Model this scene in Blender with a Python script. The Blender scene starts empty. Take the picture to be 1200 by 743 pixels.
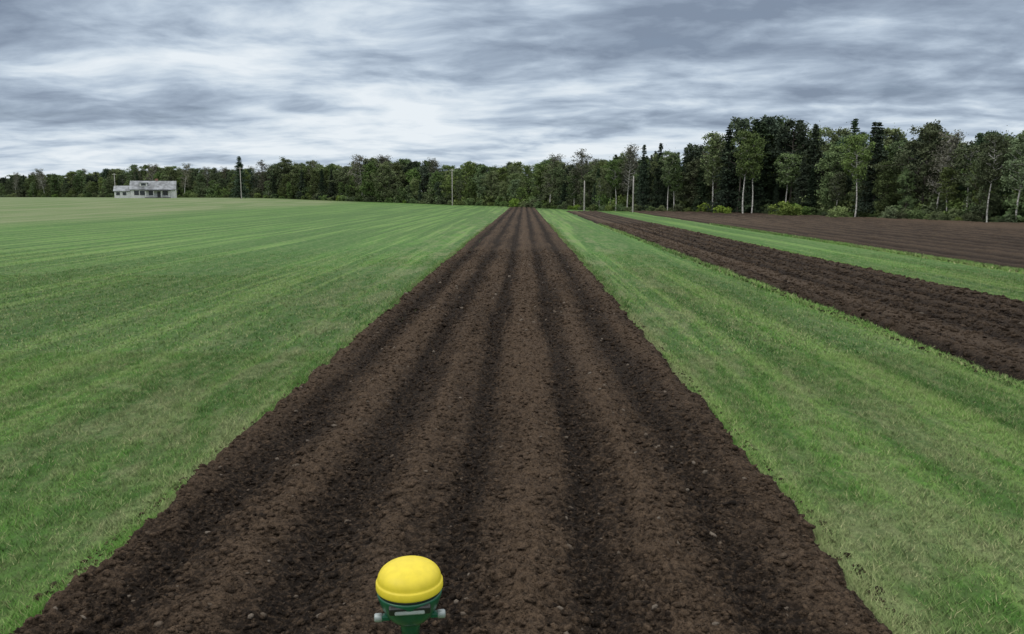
import bpy, math, random
import numpy as np
from mathutils import Vector, Matrix
random.seed(7); rng=np.random.default_rng(7)
sc=bpy.context.scene
sc.view_settings.view_transform='Standard'; sc.view_settings.look='None'; sc.view_settings.exposure=0
H=3.2
# ------------------------------------------------------------ helpers
def mk(name,V,F,mats,midx=None,smooth=False,tint=None,parent=None,link=True):
    V=np.asarray(V,dtype=np.float32); F=np.asarray(F,dtype=np.int32)
    me=bpy.data.meshes.new(name); n,k=F.shape
    me.vertices.add(len(V)); me.vertices.foreach_set('co',V.ravel())
    me.loops.add(n*k); me.loops.foreach_set('vertex_index',F.ravel())
    me.polygons.add(n); me.polygons.foreach_set('loop_start',np.arange(0,n*k,k,dtype=np.int32))
    me.polygons.foreach_set('loop_total',np.full(n,k,dtype=np.int32))
    if midx is not None: me.polygons.foreach_set('material_index',np.asarray(midx,dtype=np.int32))
    me.polygons.foreach_set('use_smooth',np.full(n,smooth,dtype=bool))
    for m in mats: me.materials.append(m)
    if tint is not None:
        a=me.attributes.new('tint','FLOAT','POINT'); a.data.foreach_set('value',np.asarray(tint,dtype=np.float32))
    me.update(calc_edges=True)
    if not link: return me
    return put(name,me,parent)
def put(name,me,parent=None,loc=None,rotz=0,scale=None):
    o=bpy.data.objects.new(name,me); sc.collection.objects.link(o)
    if parent: o.parent=parent
    if loc is not None: o.location=loc
    o.rotation_euler[2]=rotz
    if scale is not None: o.scale=scale
    return o
def empty(name,loc=(0,0,0)):
    o=bpy.data.objects.new(name,None); sc.collection.objects.link(o); o.location=loc; o.empty_display_size=.3; return o
def hsh(ix,iy,s):
    n=(ix.astype(np.int64)*374761393+iy.astype(np.int64)*668265263+s*974711)&0x7fffffff
    n=((n^(n>>13))*1274126177)&0x7fffffff
    return ((n^(n>>16))&0xffff)/65535.0
def vnoise(x,y,s=0):
    ix=np.floor(x); iy=np.floor(y); fx=x-ix; fy=y-iy
    fx=fx*fx*(3-2*fx); fy=fy*fy*(3-2*fy)
    a=hsh(ix,iy,s);b=hsh(ix+1,iy,s);c=hsh(ix,iy+1,s);d=hsh(ix+1,iy+1,s)
    return (a+(b-a)*fx)*(1-fy)+(c+(d-c)*fx)*fy-.5
def ss(t): t=np.clip(t,0,1); return t*t*(3-2*t)
def terrain(x,y):
    x=np.asarray(x,float); y=np.asarray(y,float)
    z=2.3*ss((-x-18)/95)*ss((y-62)/190)
    z=z+ .5*ss((y-215)/60)*ss((x+80)/50)
    return z
# ------------------------------------------------------------ node helper
class NT:
    def __init__(s,nt): s.nt=nt; s.L=nt.links
    def n(s,t,**k):
        x=s.nt.nodes.new(t)
        for a,v in k.items(): setattr(x,a,v)
        return x
    def setin(s,i,v):
        if v is None: return
        if isinstance(v,bpy.types.NodeSocket): s.L.new(v,i)
        else:
            if isinstance(v,tuple) and len(v)==3 and i.type=='RGBA': v=v+(1,)
            i.default_value=v
    def math(s,op,a,b=None,clamp=False):
        x=s.n('ShaderNodeMath',operation=op); x.use_clamp=clamp
        s.setin(x.inputs[0],a); s.setin(x.inputs[1],b); return x.outputs[0]
    def mix(s,f,a,b,bt='MIX'):
        x=s.n('ShaderNodeMix',data_type='RGBA',blend_type=bt)
        s.setin(x.inputs[0],f); s.setin(x.inputs[6],a); s.setin(x.inputs[7],b); return x.outputs[2]
    def mr(s,v,a,b,c=0.,d=1.):
        x=s.n('ShaderNodeMapRange'); x.interpolation_type='SMOOTHSTEP'
        for i,q in enumerate((v,a,b,c,d)): s.setin(x.inputs[i],q)
        return x.outputs[0]
    def pos(s): return s.n('ShaderNodeNewGeometry').outputs['Position']
    def sc(s,v,k):
        x=s.n('ShaderNodeVectorMath',operation='MULTIPLY'); s.setin(x.inputs[0],v); x.inputs[1].default_value=k; return x.outputs[0]
    def noise(s,v,scale,det=4,rough=.55,dist=0.):
        x=s.n('ShaderNodeTexNoise'); s.setin(x.inputs['Vector'],v)
        x.inputs['Scale'].default_value=scale; x.inputs['Detail'].default_value=det; x.inputs['Roughness'].default_value=rough
        x.inputs['Distortion'].default_value=dist; return x.outputs[0]
    def noise2(s,v,scale,det=4,rough=.55):
        x=s.n('ShaderNodeTexNoise',noise_dimensions='2D'); s.setin(x.inputs['Vector'],v)
        x.inputs['Scale'].default_value=scale; x.inputs['Detail'].default_value=det; x.inputs['Roughness'].default_value=rough
        return x.outputs[0]
    def attr(s,nm): return s.n('ShaderNodeAttribute',attribute_name=nm).outputs['Fac']
def mat(name):
    m=bpy.data.materials.new(name); m.use_nodes=True; t=NT(m.node_tree); b=m.node_tree.nodes['Principled BSDF']; return m,t,b
def simple(name,col,rough=.5,metal=0,var=.12,scale=20,coat=0,spec=.5):
    m,t,b=mat(name); nz=t.noise(t.n('ShaderNodeTexCoord').outputs['Object'],scale,3)
    c1=tuple(c*(1-var) for c in col); c2=tuple(min(1,c*(1+var)) for c in col)
    t.L.new(t.mix(t.mr(nz,.3,.7),c1,c2),b.inputs['Base Color']); b.inputs['Roughness'].default_value=rough
    b.inputs['Metallic'].default_value=metal; b.inputs['Coat Weight'].default_value=coat; b.inputs['Specular IOR Level'].default_value=spec
    return m
# ------------------------------------------------------------ grass material (world-position driven)
def grassmat(name,blade):
    m,t,b=mat(name); p=t.pos(); sep=t.n('ShaderNodeSeparateXYZ'); t.L.new(p,sep.inputs[0])
    x=sep.outputs[0]; y=sep.outputs[1]
    rows=t.noise2(t.sc(p,(2.3,.03,0)),1.,2,.65)
    rows2=t.noise2(t.sc(p,(.60,.012,0)),1.,1,.5)
    patch=t.noise2(t.sc(p,(.18,.09,0)),1.,3,.6)
    fine=t.noise2(t.sc(p,(3.,1.2,0)),1.,4,.75)
    g=t.mix(t.mr(patch,.3,.7),(.050,.132,.020),(.086,.198,.031))
    g=t.mix(t.mr(rows,.46,.57),g,(.135,.232,.055))
    wx=t.math('ADD',t.math('MULTIPLY',x,2*math.pi/1.9),t.math('MULTIPLY',t.noise2(t.sc(p,(.3,.03,0)),1.,1),7.))
    g=t.mix(t.mr(t.math('SINE',wx),.15,.9,0.,.62),g,(.035,.098,.015))
    g=t.mix(t.mr(rows2,.52,.42,0.,.7),g,(.035,.100,.015))
    g=t.mix(t.mr(fine,.44,.70,0,.55),g,(.17,.208,.083))
    dry=t.math('MULTIPLY',t.mr(t.noise2(t.sc(p,(.9,.22,0)),1.,3,.7),.47,.64),t.mr(t.math('ABSOLUTE',t.math('ADD',x,.5)),9.,3.,.08,.6))
    g=t.mix(dry,g,(.20,.215,.105))
    xx=t.math('ADD',x,t.math('MULTIPLY',t.math('SUBTRACT',t.noise2(t.sc(p,(.02,.012,0)),1.,2),.5),14.))
    pale=t.mix(t.mr(t.noise2(t.sc(p,(.3,.03,0)),1.,2),.35,.65),(.115,.170,.055),(.185,.21,.10))
    far=t.mr(xx,-50.,-63.)
    g=t.mix(far,g,pale)
    if blade:
        ti=t.attr('tint')
        g=t.mix(t.mr(ti,.0,1.,0.,.85),g,(.30,.29,.15))
        nv=t.n('ShaderNodeVectorMath',operation='ADD'); t.L.new(t.sc(t.n('ShaderNodeNewGeometry').outputs['Normal'],(.55,.55,.55)),nv.inputs[0]); nv.inputs[1].default_value=(0,0,1)
        nn=t.n('ShaderNodeVectorMath',operation='NORMALIZE'); t.L.new(nv.outputs[0],nn.inputs[0]); t.L.new(nn.outputs[0],b.inputs['Normal'])
        hs=t.n('ShaderNodeHueSaturation'); t.L.new(g,hs.inputs['Color']); hs.inputs['Value'].default_value=1.28; g=hs.outputs[0]
    else:
        big=t.mix(t.mr(t.noise2(p,9.,3,.7),.35,.7,0.,.8),t.mix(.65,g,(.04,.05,.018)),g)
        g=t.mix(t.mr(y,22.,45.),big,g)
        fn=t.noise2(t.sc(p,(1.,.4,0)),6.,3,.7)
        g=t.mix(t.mr(fn,.3,.6,.45,0.),g,(.03,.075,.014))
    t.L.new(g,b.inputs['Base Color']); b.inputs['Roughness'].default_value=.8; b.inputs['Specular IOR Level'].default_value=.15
    return m
M_ground=grassmat('grass_ground',False); M_blade=grassmat('grass_blades',True)
# ------------------------------------------------------------ soil material
def soilmat(name,dry,wet,k=1.):
    m,t,b=mat(name); p=t.pos()
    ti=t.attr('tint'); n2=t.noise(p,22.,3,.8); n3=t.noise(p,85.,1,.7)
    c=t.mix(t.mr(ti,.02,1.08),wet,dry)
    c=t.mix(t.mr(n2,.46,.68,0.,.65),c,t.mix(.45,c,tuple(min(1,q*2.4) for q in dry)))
    c=t.mix(t.mr(n2,.50,.34,0.,.65),c,tuple(q*.6 for q in wet))
    c=t.mix(t.mr(n3,.5,.32,0.,.6),c,tuple(q*.45 for q in wet))
    c=t.mix(t.mr(ti,1.2,1.7,0.,1.),c,(.17,.14,.11))
    bp=t.n('ShaderNodeBump'); bp.inputs['Strength'].default_value=1.; bp.inputs['Distance'].default_value=.025*k
    t.L.new(t.noise(p,45.,3,.85),bp.inputs['Height']); t.L.new(bp.outputs[0],b.inputs['Normal'])
    t.L.new(c,b.inputs['Base Color']); b.inputs['Roughness'].default_value=.95; b.inputs['Specular IOR Level'].default_value=.12
    return m
M_soil=soilmat('tilled_soil',(.082,.056,.0365),(.0128,.0088,.0061))
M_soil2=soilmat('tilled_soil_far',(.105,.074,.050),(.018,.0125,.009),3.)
# ------------------------------------------------------------ ground sheet
def axis(a,b,fine,n_out,far):
    core=np.arange(a,b+1e-6,fine); o=np.geomspace(1,far,n_out)
    return np.concatenate([(a-o)[::-1],core,b+o])
gx=axis(-150,60,4,22,2500); gy=axis(-10,320,5,22,2500)
GX,GY=np.meshgrid(gx,gy); GZ=terrain(GX,GY)
nx,ny=len(gx),len(gy)
def gridF(nx,ny):
    i=np.arange(nx-1); j=np.arange(ny-1); I,J=np.meshgrid(i,j); a=(J*nx+I).ravel()
    return np.stack([a,a+1,a+1+nx,a+nx],1)
mk('ground',np.stack([GX,GY,GZ],-1).reshape(-1,3),gridF(nx,ny),[M_ground],smooth=True)
# ------------------------------------------------------------ tilled strips
XL,XR=-3.74,2.80
def soil_main(x,y):
    w=.13*vnoise(y*.30,y*0,3)+.07*vnoise(y*1.1,y*0,33)+.10*vnoise(x*.7,y*.5,34)
    ph=(x+w+.58)/1.2
    c=np.cos(2*np.pi*ph)
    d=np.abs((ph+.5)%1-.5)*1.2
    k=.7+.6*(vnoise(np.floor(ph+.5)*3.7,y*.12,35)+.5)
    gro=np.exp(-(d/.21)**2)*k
    ph2=(x+w+.20)/.4; c2=np.cos(2*np.pi*ph2)
    prof=.125-.036*c*k-.032*gro-.008*c2
    st=vnoise(x*5.,y*.22,41); st2=vnoise(x*11.,y*.5,42); st3=vnoise(x*2.2,y*.10,43)
    def bil(f,s): return .5-np.abs(vnoise(x*f,y*f*.95,s))*2
    wv=.7+1.1*(vnoise(x*.9,y*.5,77)+.5)
    fine=(.032*vnoise(x*9,y*8,4)+.022*bil(14,5)+.028*vnoise(x*24,y*23,6)+.014*vnoise(x*48,y*46,7))*wv
    nz=.020*st+.012*st2+.030*vnoise(x*2.2,y*1.3,1)+.034*vnoise(x*5.2,y*4.3,2)
    e=np.minimum(x-XL,XR-x)+.16*vnoise(y*1.1,x*0+(x>0)*7.,8)+.10*vnoise(y*4.5,x*0+(x>0)*5.,9)+.10*vnoise(x*9,y*9,12)
    e=ss((e+.02)/.22)
    z=np.maximum(prof+nz+fine+.02,.008)*e-(1-e)*.06
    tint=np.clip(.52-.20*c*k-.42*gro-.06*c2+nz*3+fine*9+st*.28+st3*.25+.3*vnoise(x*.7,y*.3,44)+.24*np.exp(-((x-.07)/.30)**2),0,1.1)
    return z,tint
def strip(name,xs,ys,fn,m):
    X,Y=np.meshgrid(xs,ys); z,ti=fn(X,Y); z=z+terrain(X,Y)
    return mk(name,np.stack([X,Y,z],-1).reshape(-1,3),gridF(len(xs),len(ys)),[m],smooth=True,tint=ti.ravel())
ys=[3.6]
while ys[-1]<214: ys.append(ys[-1]+max(.016,ys[-1]*.0030))
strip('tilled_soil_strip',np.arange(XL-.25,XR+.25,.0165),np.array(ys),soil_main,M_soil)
def soil_side(x,y):
    ph=(x+.1*vnoise(y*.1,y*0,4)+.06*vnoise(y*.7,y*0,14))/1.05
    c=np.cos(2*np.pi*ph)
    st=vnoise(x*3.,y*.12,41)
    nz=.05*st+.05*vnoise(x*1.3,y*.8,1)+.05*vnoise(x*3.4,y*3,2)+.05*vnoise(x*8,y*7.5,5)+.03*vnoise(x*16,y*15,6)
    e=np.minimum(x-8.4,14.8-x)+.5*vnoise(y*.35,x*0+(x>11)*7.,8)+.3*vnoise(y*1.6,x*0+(x>11)*7.,9)
    e=ss(e/.35)*ss((166-y)/6)
    tr=np.exp(-((x-9.75)/.30)**2)
    z=np.maximum(.13-.045*c*(1-tr)+nz*(1-.8*tr),.01)*(1-.15*tr)*e-(1-e)*.08
    return z,np.clip(.38-.28*c*(1-tr)+nz*3.*(1-.7*tr)+tr*.95+st*.3,0,1.18)
ys=[7.]
while ys[-1]<168: ys.append(ys[-1]+ys[-1]*.005)
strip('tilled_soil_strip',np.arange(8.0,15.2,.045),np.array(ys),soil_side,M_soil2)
FL=np.array([(88,30),(72,60),(57,90),(48,125),(42,146),(30,158),(17,170),(6,205),(-6,236),(-24,252),(-66,288),(-129,325),(-215,385),(-270,400),(-380,420)],float)
def edgex(y): return np.interp(y,FL[:7,1],FL[:7,0])
def soil_field(x,y):
    c=np.cos(2*np.pi*x/1.9)
    nz=.12*vnoise(x*.9,y*.25,1)+.10*vnoise(x*2.2,y*2,2)+.06*vnoise(x*4,y*4,3)
    e=np.minimum(np.minimum(x-20.9,edgex(y)-2.-x)+.6*vnoise(y*.3,x*0,8)+.3*vnoise(y*1.2,x*0,9),(163-y)/2)
    e=ss(e/.5)
    z=np.maximum(.14-.05*c+nz,.01)*e-(1-e)*.08
    return z,np.clip(.52-.26*c+nz*2.2+.7*vnoise(x*.12,y*.03,17),0,1.1)
ys=[12.]
while ys[-1]<164: ys.append(ys[-1]+ys[-1]*.006)
strip('ploughed_field',np.arange(20.3,86,.16),np.array(ys),soil_field,M_soil2)
# ------------------------------------------------------------ clods
phi=(1+5**.5)/2
ico=np.array([(-1,phi,0),(1,phi,0),(-1,-phi,0),(1,-phi,0),(0,-1,phi),(0,1,phi),(0,-1,-phi),(0,1,-phi),(phi,0,-1),(phi,0,1),(-phi,0,-1),(-phi,0,1)])/1.902
icof=np.array([(0,11,5),(0,5,1),(0,1,7),(0,7,10),(0,10,11),(1,5,9),(5,11,4),(11,10,2),(10,7,6),(7,1,8),(3,9,4),(3,4,2),(3,2,6),(3,6,8),(3,8,9),(4,9,5),(2,4,11),(6,2,10),(8,6,7),(9,8,1)])
def clods(name,N,x0,x1,y0,y1,fn,m,smin,smax,pw=3,peb=.03):
    y=y0*(y1/y0)**rng.random(N); x=rng.uniform(x0,x1,N)
    z,ti=fn(x,y); z=np.where(z<0,0,z)
    r=smin+(smax-smin)*rng.random(N)**pw
    r*=np.clip(y/14,1,1.5)
    A=rng.normal(size=(N,3,3))*.22+np.eye(3); A[:,2,:]*=.7
    jit=1+rng.normal(size=(N,12,1))*.18
    V=np.einsum('nij,vj->nvi',A,ico)*jit*r[:,None,None]+np.stack([x,y,z+r*.15],1)[:,None,:]
    F=(icof[None]+np.arange(N)[:,None,None]*12).reshape(-1,3)
    T=np.clip(ti+rng.normal(size=N)*.22+.14,0,1.15); T=np.where(rng.random(N)<peb,rng.uniform(1.25,1.7,N),T)
    mk(name,V.reshape(-1,3),F,[m],smooth=True,tint=np.repeat(T,12))
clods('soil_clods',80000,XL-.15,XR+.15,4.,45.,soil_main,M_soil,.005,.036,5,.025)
clods('soil_clods',16000,8.3,14.9,11.,90.,soil_side,M_soil2,.015,.060,3,.01)
# ------------------------------------------------------------ grass blades
def blades(x,y,hgt,wid):
    N=len(x); a=rng.uniform(0,2*np.pi,N); le=rng.uniform(.3,1.3,N)*hgt; b=rng.uniform(0,2*np.pi,N)
    z0=np.zeros(N)-.005
    P=np.stack([x,y,z0],1); wv=np.stack([np.cos(a),np.sin(a),0*a],1)*(wid*.5)[:,None]
    tip=P+np.stack([np.cos(b)*le,np.sin(b)*le,hgt],1)
    V=np.stack([P-wv,P+wv,tip],1).reshape(-1,3); F=np.arange(3*N).reshape(N,3)
    return V,F
def tints(N): 
    t=np.where(rng.random(N)<.17,rng.uniform(.3,1,N),rng.uniform(0,.14,N)); return np.repeat(t,3)
def patch(name,N,S,hl,hh,w):
    x=rng.uniform(-S/2,S/2,N); y=rng.uniform(-S/2,S/2,N)
    h=rng.uniform(hl,hh,N)*(.6+1.5*(vnoise(x*6,y*6,rng.integers(99))+.3)); 
    V,F=blades(x,y,np.clip(h,.012,.2),rng.uniform(.7,1.3,N)*w)
    return mk(name,V,F,[M_blade],tint=tints(N),link=False)
near=[patch('grass_patch_near',10000,2,.018,.060,.008) for _ in range(4)]
far=[[patch('grass_patch_far',n,4,.025,.06,.018) for _ in range(3)] for n in (6000,3500,1600,600)]
G=empty('grass')
def scatter(x0,x1):
    y=4.
    while y<16:
        nxp=int(round((x1-x0)/2+.4999)); 
        for i in range(nxp):
            xc=(x0+1+2*i) if x0>0 else (x1-1-2*i)
            if abs(xc)>y*.72+5: continue
            if xc+1>x1: xc=x1-1
            put('patch',random.choice(near),G,(xc,y+1,0),random.choice([0,1,2,3])*math.pi/2)
        y+=2
    while y<48:
        nxp=int(math.ceil((x1-x0)/4))
        for i in range(nxp):
            xc=(x0+2+4*i) if x0>0 else (x1-2-4*i)
            if abs(xc)>y*.72+6: continue
            if xc+2>x1: xc=x1-2
            k=min(3,max(0,int((y+random.uniform(-3,3)-20)/7)))
            put('patch',random.choice(far[k]),G,(xc,y+2,0),random.choice([0,1,2,3])*math.pi/2)
        y+=4
scatter(-40,XL-.12); scatter(XR+.12,8.35); scatter(14.9,20.8)
def margin(xe,sgn,y0,y1,N,h,w):
    y=y0*(y1/y0)**rng.random(N)
    off=rng.exponential(.10,N)*np.where(rng.random(N)<.8,-1,.8)
    wob=.16*vnoise(y*1.1,y*0+(xe>0)*7.,8)+.1*vnoise(y*4.5,y*0+(xe>0)*5.,9)+.12*vnoise(y*9,y*0,31)
    x=xe-sgn*off-sgn*wob
    V,F=blades(x,y,rng.uniform(h*.5,h,N)*np.clip(y/15,1,2),rng.uniform(.7,1.3,N)*w*np.clip(y/9,1,4)); V[:,2]+=.01
    mk('margin',V,F,[M_blade],tint=tints(N),parent=G)
margin(XL,1,4.5,90,70000,.08,.007); margin(XR,-1,4.5,90,70000,.08,.007)
margin(8.4,1,9,90,14000,.08,.012); margin(14.8,-1,12,90,14000,.08,.012); margin(20.8,1,15,90,12000,.10,.014)
# ------------------------------------------------------------ trees
def leafmat(name,c1,c2,c3,v0=.7,v1=1.45):
    m,t,b=mat(name); ti=t.attr('tint'); oi=t.n('ShaderNodeObjectInfo').outputs['Random']
    nz=t.noise(t.n('ShaderNodeTexCoord').outputs['Object'],.9,1)
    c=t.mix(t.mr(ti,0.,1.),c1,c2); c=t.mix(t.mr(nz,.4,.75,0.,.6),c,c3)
    hs=t.n('ShaderNodeHueSaturation'); t.L.new(c,hs.inputs['Color']); t.L.new(t.mr(oi,0.,1.,.470,.508),hs.inputs['Hue']); t.L.new(t.mr(t.math('FRACT',t.math('MULTIPLY',oi,7.3)),0.,1.,v0,v1),hs.inputs['Value'])
    t.L.new(t.mr(t.math('FRACT',t.math('MULTIPLY',oi,3.7)),0.,1.,.72,1.05),hs.inputs['Saturation'])
    t.L.new(hs.outputs[0],b.inputs['Base Color']); b.inputs['Roughness'].default_value=.75; b.inputs['Specular IOR Level'].default_value=.12
    return m
M_leaf=leafmat('broadleaf_foliage',(.062,.098,.034),(.118,.172,.054),(.130,.178,.064))
M_leaf2=leafmat('bright_shrub_foliage',(.085,.15,.030),(.18,.28,.055),(.17,.27,.06),.9,1.3)
M_need=leafmat('conifer_needles',(.026,.046,.027),(.054,.086,.043),(.048,.078,.04))
M_dry=leafmat('thin_twig_foliage',(.10,.10,.07),(.15,.15,.095),(.13,.14,.08))
M_bark=simple('bark',(.10,.085,.07),.9,scale=6,var=.3)
def birchbark():
    m,t,b=mat('birch_bark'); p=t.n('ShaderNodeTexCoord').outputs['Object']
    n=t.noise(t.sc(p,(3.,3.,9.)),1.,3,.7); t.L.new(t.mix(t.mr(n,.50,.62),(.56,.54,.49),(.12,.11,.10)),b.inputs['Base Color']); b.inputs['Roughness'].default_value=.8
    return m
M_birch=birchbark()
class TB:
    def __init__(s): s.V=[];s.F=[];s.M=[];s.T=[];s.n=0
    def tube(s,P,R,n=5,mi=0):
        P=np.asarray(P,float); k=len(P); d=np.gradient(P,axis=0); d/=np.linalg.norm(d,axis=1)[:,None]+1e-9
        ref=np.array([.31,.95,.05]); u=np.cross(d,ref); u/=np.linalg.norm(u,axis=1)[:,None]+1e-9; v=np.cross(d,u)
        a=np.arange(n)*2*np.pi/n
        V=(P[:,None]+(u[:,None]*np.cos(a)[None,:,None]+v[:,None]*np.sin(a)[None,:,None])*np.asarray(R)[:,None,None]).reshape(-1,3)
        F=[]
        for i in range(k-1):
            for j in range(n): F.append((i*n+j,i*n+(j+1)%n,(i+1)*n+(j+1)%n,(i+1)*n+j))
        s.add(V,np.array(F),mi,np.zeros(len(V)))
    def add(s,V,F,mi,T):
        s.V.append(V); s.F.append(F+s.n); s.M.append(np.full(len(F),mi)); s.T.append(T); s.n+=len(V)
    def leaves(s,C,size,mi,tint,flat=0.):
        N=len(C); u=rng.normal(size=(N,3)); u[:,2]*=(1-flat); u/=np.linalg.norm(u,axis=1)[:,None]
        w=rng.normal(size=(N,3)); w[:,2]+=flat*2; v=np.cross(u,w); v/=np.linalg.norm(v,axis=1)[:,None]
        sz=size*rng.uniform(.6,1.3,N)[:,None]; u=u*sz; v=v*sz*.6
        V=np.stack([C+u,C+v,C-u,C-v],1).reshape(-1,3); F=np.arange(4*N).reshape(N,4)
        s.add(V,F,mi,np.repeat(tint,4))
    def done(s,name,mats): return mk(name,np.concatenate(s.V),np.concatenate(s.F),mats,np.concatenate(s.M),False,np.concatenate(s.T),link=False)
def clump(n,r):
    q=rng.normal(size=(n,3)); q/=np.linalg.norm(q,axis=1)[:,None]; q*= (rng.random(n)**.6)[:,None]*r*1.1
    q*=rng.uniform(.7,1.3,3); q[:,2]*=.8; return q
def broad(name,bark,base=.3,R=.22,nl=26,dens=60,leaf=M_leaf,lsz=.0135,twigs=3,cr=.055,shape=.7,stray=8):
    t=TB(); S=10.
    k=8; lean=rng.normal(size=2)*.03
    tp=np.array([[lean[0]*z*z+.012*math.sin(z*7+lean[1]*50),lean[1]*z*z,z] for z in np.linspace(-.02,.95,k)])*S
    t.tube(tp,np.linspace(.0105,.002,k)*S,6,0)
    for i in range(nl):
        f=base+(.97-base)*((i+rng.random())/nl); st=np.array([np.interp(f,np.linspace(-.02,.95,k),tp[:,c]) for c in range(3)])
        g=(f-base)/(1-base); env=R*(math.sin(math.pi*min(1,(.2+g*.76)))**shape)*rng.uniform(.5,1.25)
        a=i*2.4+rng.normal()*.5; up=rng.uniform(.3,.9)
        end=st+np.array([math.cos(a)*env,math.sin(a)*env,env*up])*S
        mid=(st+end)/2+np.array([0,0,-.01*S])+rng.normal(size=3)*.06
        t.tube([st,mid,end],np.array([.0045,.003,.001])*S,4,0)
        for q in range(twigs+1):
            fr=1 if q==0 else rng.uniform(.4,.95)
            c=st+(end-st)*fr+rng.normal(size=3)*env*S*.33*(q>0)
            if q>0: t.tube([st+(end-st)*fr*.8,c],np.array([.002,.0007])*S,3,0)
            r=cr*S*rng.uniform(.55,1.3); n=int(dens*rng.uniform(.6,1.3))
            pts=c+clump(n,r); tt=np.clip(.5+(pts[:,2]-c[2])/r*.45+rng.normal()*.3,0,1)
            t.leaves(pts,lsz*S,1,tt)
            if stray:
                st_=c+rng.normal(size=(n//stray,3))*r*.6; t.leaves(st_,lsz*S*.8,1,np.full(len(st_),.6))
    return t.done(name,[bark,leaf])
def spruce(name,R=.17):
    t=TB(); S=10.
    t.tube(np.array([[0,0,-.02],[0,0,.5],[.005,0,1.]])*S,np.array([.013,.008,.001])*S,6,0)
    z=.06
    while z<.985:
        L=R*(1-z)**.8*rng.uniform(.7,1.15)+.010
        for j in range(rng.integers(5,8)):
            a=rng.uniform(0,6.283); l=L*rng.uniform(.6,1.2)
            st=np.array([0,0,z]); en=np.array([math.cos(a)*l,math.sin(a)*l,z-l*.28+.01])
            t.tube(np.array([st,en])*S,np.array([.0022,.0006])*S,3,0)
            n=int(14+l*330); f=rng.random(n)**.7
            pts=st+(en-st)*f[:,None]; w=(1-f*.6)*l*.28+.005
            pts=pts+rng.normal(size=(n,3))*np.stack([w,w,w*.55],1)*.75
            t.leaves(pts*S,.011*S,1,np.clip(f*.7+rng.normal(size=n)*.15,0,1),.35)
        z+=.02+.01*rng.random()
    return t.done(name,[M_bark,M_need])
def shrub(name,leaf=M_leaf):
    t=TB()
    for i in range(16):
        a=rng.uniform(0,6.28); r=rng.uniform(0,1.5); e=np.array([math.cos(a)*r,math.sin(a)*r,rng.uniform(.5,2.3)*(1-r*.25)])
        t.tube([[0,0,-.1],e*.5+rng.normal(size=3)*.1,e],[.04,.025,.01],4,0)
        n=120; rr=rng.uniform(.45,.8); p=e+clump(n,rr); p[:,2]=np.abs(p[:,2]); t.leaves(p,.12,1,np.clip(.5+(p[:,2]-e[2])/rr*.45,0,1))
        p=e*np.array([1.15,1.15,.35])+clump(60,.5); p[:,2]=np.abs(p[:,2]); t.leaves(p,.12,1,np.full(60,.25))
    return t.done(name,[M_bark,leaf])
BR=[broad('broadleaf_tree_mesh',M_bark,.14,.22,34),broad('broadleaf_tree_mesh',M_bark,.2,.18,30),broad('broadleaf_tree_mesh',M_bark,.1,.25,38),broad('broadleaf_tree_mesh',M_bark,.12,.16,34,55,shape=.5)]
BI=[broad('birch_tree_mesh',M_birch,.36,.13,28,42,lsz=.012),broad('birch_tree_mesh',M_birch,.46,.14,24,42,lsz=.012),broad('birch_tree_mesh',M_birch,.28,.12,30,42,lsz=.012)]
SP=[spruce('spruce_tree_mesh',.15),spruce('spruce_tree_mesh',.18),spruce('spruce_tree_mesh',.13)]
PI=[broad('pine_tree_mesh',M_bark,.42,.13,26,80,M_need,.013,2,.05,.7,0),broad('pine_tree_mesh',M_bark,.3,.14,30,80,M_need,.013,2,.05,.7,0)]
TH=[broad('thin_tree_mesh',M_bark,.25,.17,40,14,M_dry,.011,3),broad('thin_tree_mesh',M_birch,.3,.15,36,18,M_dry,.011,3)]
SH=[shrub('shrub_mesh'),shrub('shrub_mesh'),shrub('shrub_mesh',M_leaf2)]
HT=np.array([10,10,10.2,13,16.2,13.5,12,12.5,13.6,14.1,14.0,13.2,12.9,13,13])
seg=np.linalg.norm(np.diff(FL,axis=0),axis=1); cum=np.concatenate([[0],np.cumsum(seg)])
def at(s,off):
    x=np.interp(s,cum,FL[:,0]); y=np.interp(s,cum,FL[:,1]); h=np.interp(s,cum,HT)
    x2=np.interp(s+3,cum,FL[:,0]); y2=np.interp(s+3,cum,FL[:,1]); x1=np.interp(s-3,cum,FL[:,0]); y1=np.interp(s-3,cum,FL[:,1])
    d=np.array([x2-x1,y2-y1]); d/=np.linalg.norm(d)+1e-9; nrm=np.array([d[1],-d[0]])
    return x+nrm[0]*off,y+nrm[1]*off,h
FOREST=empty('distant_tree_line')
NM={id(m):n for L,n in ((BR,'broadleaf_tree'),(BI,'birch_tree'),(SP,'spruce_tree'),(PI,'pine_tree'),(TH,'thin_tree'),(SH,'shrub')) for m in L}
def plant(m,x,y,h,top,wid=1.):
    z=float(terrain(x,y)); s=h/10.
    if m in SH: s=h
    put(NM[id(m)],m,None if top else FOREST,(x,y,z-.05),random.uniform(0,6.28),(s*wid,s*wid,s))
sgn=1
tx,ty,_=at(60,5); bx,by,_=at(60,0)
if math.hypot(tx,ty)<math.hypot(bx,by): sgn=-1
srng=random.Random(11)
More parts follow.
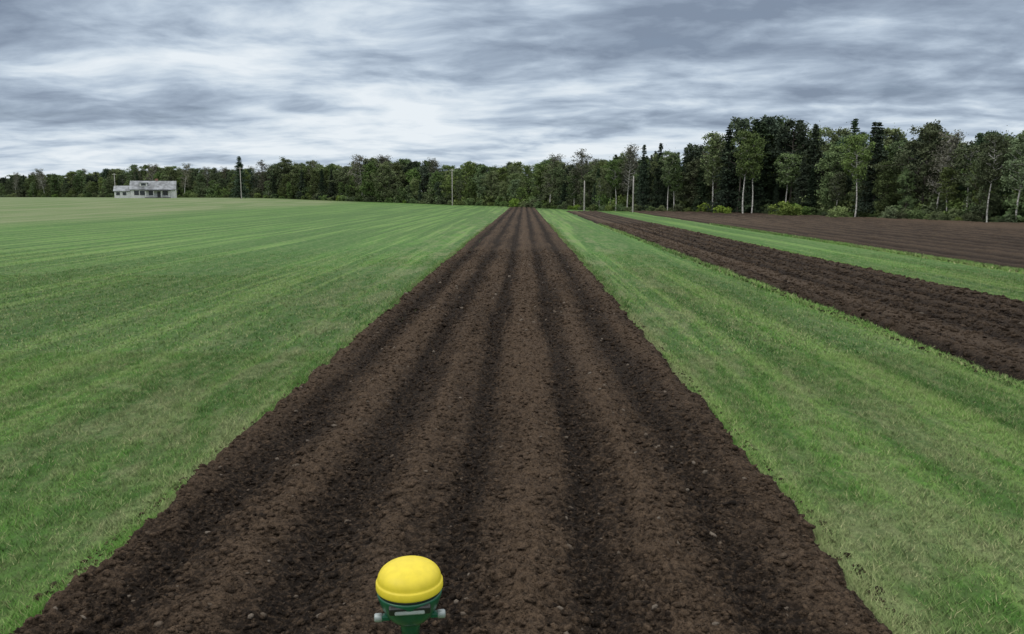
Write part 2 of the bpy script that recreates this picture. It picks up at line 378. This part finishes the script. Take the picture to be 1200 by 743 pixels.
for row in range(8):
    s=4.+row*1.3
    while s<cum[-1]-5:
        right=s<cum[7]
        if row>4 and not right: break
        step=(3.0 if right else 3.9)
        s+=step*srng.uniform(.6,1.4)
        x,y,h=at(s,sgn*(row*(4.2 if right else 5.5)+srng.uniform(-1.6,1.6)+.8))
        q=srng.random()
        if right:
            if row==0: L=BI if q<.44 else (SP if q<.62 else (BR if q<.92 else TH))
            else: L=BI if q<.2 else (SP if q<.5 else (BR if q<.8 else PI))
        else:
            L=BR if q<.66 else (SP if q<.77 else (BI if q<.88 else (TH if q<.94 else PI)))
        hh=h*srng.uniform(.70,1.0)*(1+.10*math.sin(s*.045)+.07*math.sin(s*.13+1) if not right else 1)
        if row==0: hh*=srng.uniform(.5,.95)
        if row>4: L=[BR,SP][q<.5]; hh*=.9
        if L is SP and srng.random()<.3: hh*=1.1
        if L is TH: hh=h*srng.uniform(.9,1.1)
        plant(srng.choice(L),x,y,hh,right and row==0,srng.uniform(.9,1.35))
for row in range(4):
    s=3.
    while s<cum[-1]-5:
        right=s<cum[7]; s+=srng.uniform(1.2,2.8)*(1 if right else 1.9)
        x,y,h=at(s,sgn*(row*4.-1.2+srng.uniform(-.9,.9)))
        m=SH[2] if (row==0 and srng.random()<.2) else srng.choice(SH[:2])
        k=srng.uniform(.3,.85) if row==0 else srng.uniform(.9,1.9)
        if not right: k*=1.3
        plant(m,x,y,k,False,1.2)
for (x,y,h,L,i,w) in [(40.5,143,16.6,SP,0,1.1),(43.5,146,17,PI,1,1.2),(37,147,16,SP,1,1.1),(46,140,15.5,PI,0,1.2),(35,150,14.5,BI,0,1.1),(37.6,138.5,13.8,BI,1,1.),(38.9,138,12.8,BI,1,.9),
                      (38.5,145,16.4,PI,0,1.1),(42,144,16.2,SP,1,1.2),(48,135,15.0,SP,2,1.3),(28,157,11.5,BI,1,1.),(29,156.6,10.6,BI,0,1.),
                      (51,118,13.8,SP,1,1.1),(54,110,12.6,BR,0,1.1),(24,163,13.4,SP,2,1.),(27,161,13.6,SP,0,1.),(47.5,116,11.6,BI,1,1.),(60,92,11,BI,1,1.1),(56,92,10.4,BI,0,1.1),(54.4,95,10.,BI,1,1.)]:
    plant(L[i],x,y,h,True,w)
for (x,y,k) in [(41.,127.,1.0),(42.6,127.5,.85),(34,139,.65),(45,115,.75)]:
    plant(SH[2],x,y,k,True,1.3)
for (x,y,h,i) in [(-100,283,14.8,0),(-57,283,15.8,1),(-46,276,15.6,1)]:
    plant((SP if x<-90 else TH)[i],x,y,h,True,1.45)
# ------------------------------------------------------------ primitives
def box(name,c,s,m,parent=None,bev=0.):
    x,y,z=[q/2 for q in s]
    V=np.array([(-x,-y,-z),(x,-y,-z),(x,y,-z),(-x,y,-z),(-x,-y,z),(x,-y,z),(x,y,z),(-x,y,z)])
    F=np.array([(0,3,2,1),(4,5,6,7),(0,1,5,4),(1,2,6,5),(2,3,7,6),(3,0,4,7)])
    o=mk(name,V,F,[m],parent=parent); o.location=c
    if bev: b=o.modifiers.new('b','BEVEL'); b.width=bev; b.segments=2
    return o
def lathe(name,prof,m,parent=None,n=48,loc=(0,0,0),sx=1,sy=1):
    V=[];F=[]
    for r,z in prof:
        for j in range(n):
            a=j*2*math.pi/n; V.append((r*math.cos(a)*sx,r*math.sin(a)*sy,z))
    for i in range(len(prof)-1):
        for j in range(n): F.append((i*n+j,i*n+(j+1)%n,(i+1)*n+(j+1)%n,(i+1)*n+j))
    o=mk(name,V,F,[m],smooth=True,parent=parent); o.location=loc; return o
# ------------------------------------------------------------ farmhouse
W=simple('white_siding',(.62,.62,.60),.7,scale=3,var=.08); RF=simple('grey_metal_roof',(.19,.20,.21),.5,scale=.6,var=.5)
DK=simple('dark_window_glass',(.03,.035,.04),.15); TR=simple('dark_trim',(.07,.07,.07),.6); BK=simple('chimney_brick',(.25,.12,.09),.9)
hp=empty('farmhouse',(-130,279,float(terrain(-130,279)))); hp.rotation_euler[2]=math.radians(20)
def gable(name,c,L,Wd,zb,zt,m,ov=.4):
    x=L/2+ov;y=Wd/2+ov
    V=[(-x,-y,zb),(x,-y,zb),(x,0,zt),(-x,0,zt),(-x,y,zb),(x,y,zb),(-x,-y,zb-.2),(x,-y,zb-.2),(x,0,zt-.2),(-x,0,zt-.2),(-x,y,zb-.2),(x,y,zb-.2)]
    F=[(0,1,2,3),(3,2,5,4),(6,9,8,7),(9,10,11,8),(0,6,7,1),(4,5,11,10),(0,3,9,6),(3,4,10,9),(1,7,8,2),(2,8,11,5)]
    o=mk(name,V,F,[m],parent=hp); o.location=c
def gwall(name,c,Wd,zb,zt,th,m):
    y=Wd/2; V=[(-th,-y,zb),(-th,y,zb),(-th,0,zt),(th,-y,zb),(th,y,zb),(th,0,zt)]
    o=mk(name,V,[(0,2,1),(3,4,5)],[m],parent=hp); o.location=c
box('walls',(1,0,1.4),(14,8,3.2),W,hp); gable('roof',(1,0,0),14,8,2.95,5.9,RF)
for sx in (-5.95,7.95): gwall('gable_wall',(sx,0,0),7.9,3.0,5.6,.06,W)
box('side_wing',(-8.6,-.5,1.2),(5.1,6,2.6),W,hp); gable('wing_roof',(-8.8,-.5,0),4.6,6,2.45,4.2,RF,.35)
box('porch_roof',(2.5,-5.1,2.55),(8,2.3,.15),TR,hp)
for px in (-1.2,1.3,3.8,6.2): box('porch_post',(px,-6.0,1.2),(.15,.15,2.55),W,hp)
box('porch_deck',(2.5,-5.1,.12),(8,2.2,.25),TR,hp)
box('chimney',(2,.6,5.9),(.8,.8,1.5),BK,hp)
for wx in (-4.2,-2.4,.4,4.9): 
    box('window_frame',(wx,-4.02,1.75),(1.5,.1,1.5),TR,hp); box('window',(wx,-4.09,1.75),(1.3,.06,1.3),DK,hp)
box('door',(2.8,-4.03,1.15),(1.,.1,2.1),TR,hp)
for wx in (-10,-8): box('wing_window',(wx,-3.54,1.5),(1.1,.1,1.),DK,hp)
box('dormer',(-2,-2.0,4.55),(2.4,2.,1.2),W,hp); box('dormer_window',(-2,-3.03,4.6),(1.4,.08,.7),DK,hp); box('dormer_roof',(-2,-2.0,5.22),(2.9,2.5,.14),RF,hp)
# ------------------------------------------------------------ utility poles
PW=simple('weathered_pole_wood',(.34,.32,.29),.85,scale=4,var=.2)
def pole(x,y,h,arm=True):
    e=empty('utility_pole',(x,y,float(terrain(x,y))))
    lathe('shaft',[(.15,-.3),(.14,h*.5),(.10,h),(.0,h+.02)],PW,e,8)
    if arm:
        box('crossarm',(0,-.14,h-.5),(1.3,.1,.10),PW,e)
        for q in (-.6,-.25,.25,.6): lathe('insulator',[(.04,h-.45),(.05,h-.35),(.02,h-.29),(0,h-.28)],W,e,6,(q,-.14,0))
pole(-21.5,241,10.8); pole(-91,258,10.2); pole(-144,282,8.6); pole(12.4,166,6.2,False); pole(20.8,154,6.8,False)
# ------------------------------------------------------------ gps receiver on mast
Y=simple('yellow_plastic',(.70,.55,.035),.45,scale=30,var=.06,spec=.35); GR=simple('dark_green_plastic',(.005,.075,.036),.3,scale=30,var=.1)
GY_=simple('grey_metal',(.30,.33,.32),.4,scale=40,var=.1,metal=.3); BL=simple('black_rubber',(.012,.014,.014),.5)
g=empty('gps_receiver',(-.343,2.25,2.033)); g.rotation_euler[2]=math.radians(8)
cap=[(.0975,-.002),(.1000,.000),(.1010,.004),(.1005,.020),(.0985,.0235),(.0965,.0245),(.0955,.028)]
for i in range(1,15):
    a=i/14*math.pi/2; cap.append((.0955*math.cos(a)**.76 if i<14 else 0,.028+.050*math.sin(a)))
lathe('cap',cap,Y,g,64)
lathe('seal',[(.088,-.014),(.0945,-.014),(.0945,-.001),(.09,.0)],BL,g,64)
lathe('body',[(.0,-.105),(.040,-.105),(.054,-.100),(.068,-.086),(.082,-.062),(.092,-.036),(.0975,-.018),(.098,-.012),(.094,-.010),(.088,-.009)],GR,g,64)
pl=box('front_recess',(0,-.082,-.030),(.122,.020,.030),BL,g,.006); pl.rotation_euler[0]=math.radians(24)
pl=box('face_plate',(0,-.086,-.034),(.088,.016,.018),GY_,g,.004); pl.rotation_euler[0]=math.radians(-10)
lathe('neck',[(.0,-.15),(.028,-.15),(.030,-.125),(.040,-.104)],GR,g,32)
for s_ in (-1,1):
    box('bracket_arm',(s_*.075,-.012,-.088),(.034,.022,.016),GR,g,.004)
    k=lathe('clamp_knob',[(0,-.013),(.010,-.013),(.013,-.009),(.013,.008),(.010,.012),(0,.013)],GY_,g,20,(s_*.094,-.012,-.088)); k.rotation_euler[1]=math.radians(90)
lathe('mast',[(.022,-2.25),(.022,-.148)],GR,g,24); lathe('mast_collar',[(.023,-.20),(.029,-.20),(.029,-.165),(.023,-.165)],GY_,g,24)
lathe('base_plate',[(0,-1.93),(.11,-1.93),(.11,-1.91),(.03,-1.905),(.022,-1.85)],GR,g,24)
# ------------------------------------------------------------ camera
cam=bpy.data.objects.new('camera',bpy.data.cameras.new('camera')); sc.collection.objects.link(cam); sc.camera=cam
cam.location=(0,0,H); cam.rotation_euler=(math.radians(90-8.68),0,math.radians(.86)); cam.data.lens=28; cam.data.sensor_width=36
cam.data.clip_start=.05; cam.data.clip_end=8000
# ------------------------------------------------------------ light
SE,SA=math.radians(48),math.radians(-120)
sd=bpy.data.lights.new('sun','SUN'); sd.energy=.85; sd.angle=math.radians(40); sd.color=(1,.95,.87)
so=bpy.data.objects.new('sun',sd); sc.collection.objects.link(so)
dirv=Vector((math.sin(SA)*math.cos(SE),math.cos(SA)*math.cos(SE),math.sin(SE))); so.rotation_euler=dirv.to_track_quat('Z','Y').to_euler(); so.location=dirv*50
w=bpy.data.worlds.new('World'); sc.world=w; w.use_nodes=True; t=NT(w.node_tree); w.node_tree.nodes.clear()
try:
    w.cycles.sampling_method='MANUAL'; w.cycles.sample_map_resolution=512
except Exception: pass
sky=t.n('ShaderNodeTexSky',sky_type='NISHITA'); sky.sun_disc=False; sky.sun_elevation=SE; sky.sun_rotation=SA
b1=t.n('ShaderNodeBackground'); t.L.new(sky.outputs[0],b1.inputs[0]); b1.inputs[1].default_value=.1
d=t.n('ShaderNodeTexCoord').outputs['Generated']; sp=t.n('ShaderNodeSeparateXYZ'); t.L.new(d,sp.inputs[0])
zz=t.math('MAXIMUM',sp.outputs[2],0.); zd=t.math('ADD',zz,.12)
cb=t.n('ShaderNodeCombineXYZ'); t.L.new(t.math('DIVIDE',sp.outputs[0],zd),cb.inputs[0]); t.L.new(t.math('DIVIDE',sp.outputs[1],zd),cb.inputs[1])
pv=cb.outputs[0]
wp=t.noise2(t.sc(pv,(1.1,1.1,1)),1.,2,.5)
cw=t.n('ShaderNodeVectorMath',operation='ADD'); t.L.new(pv,cw.inputs[0])
cc=t.n('ShaderNodeCombineXYZ'); t.L.new(t.math('MULTIPLY',wp,.45),cc.inputs[0]); t.L.new(t.math('MULTIPLY',wp,-.35),cc.inputs[1]); t.L.new(cc.outputs[0],cw.inputs[1]); pw_=cw.outputs[0]
A=t.noise2(t.sc(pw_,(.75,1.05,1)),1.,4,.52); B=t.noise2(t.sc(pw_,(2.3,3.0,1)),1.,6,.58)
C=t.noise2(t.sc(t.n('ShaderNodeVectorMath',operation='ADD').outputs[0],(1,1,1)),1.,0,.5) if False else t.noise2(t.sc(pv,(.30,.55,1)),1.,1,.5)
v=t.math('ADD',t.math('MULTIPLY',A,.46),t.math('ADD',t.math('MULTIPLY',B,.34),t.math('MULTIPLY',C,.20)))
v=t.math('ADD',v,t.mr(zz,.0,.13,.06,.012))
thick=t.math('MULTIPLY',t.mr(zz,.08,.22),t.mr(sp.outputs[0],.35,-.45,.01,.05))
v=t.math('SUBTRACT',v,thick)
cr=t.n('ShaderNodeValToRGB'); t.L.new(v,cr.inputs[0]); e=cr.color_ramp.elements
e[0].position=.36; e[0].color=(.22,.275,.365,1); e[1].position=.64; e[1].color=(.82,.88,.93,1)
x=e.new(.44); x.color=(.34,.415,.52,1); x=e.new(.505); x.color=(.49,.58,.69,1); x=e.new(.56); x.color=(.65,.735,.82,1)
lit=t.mix(t.mr(zz,.28,.6),cr.outputs[0],t.mix(.6,cr.outputs[0],(.76,.73,.68)))
b2=t.n('ShaderNodeBackground'); t.L.new(lit,b2.inputs[0]); t.L.new(t.mr(zz,.28,.75,1.,2.45),b2.inputs[1])
mx=t.n('ShaderNodeMixShader'); t.L.new(t.mr(A,.2,.4,.85,.97),mx.inputs[0]); t.L.new(b1.outputs[0],mx.inputs[1]); t.L.new(b2.outputs[0],mx.inputs[2])
out=t.n('ShaderNodeOutputWorld'); t.L.new(mx.outputs[0],out.inputs[0])
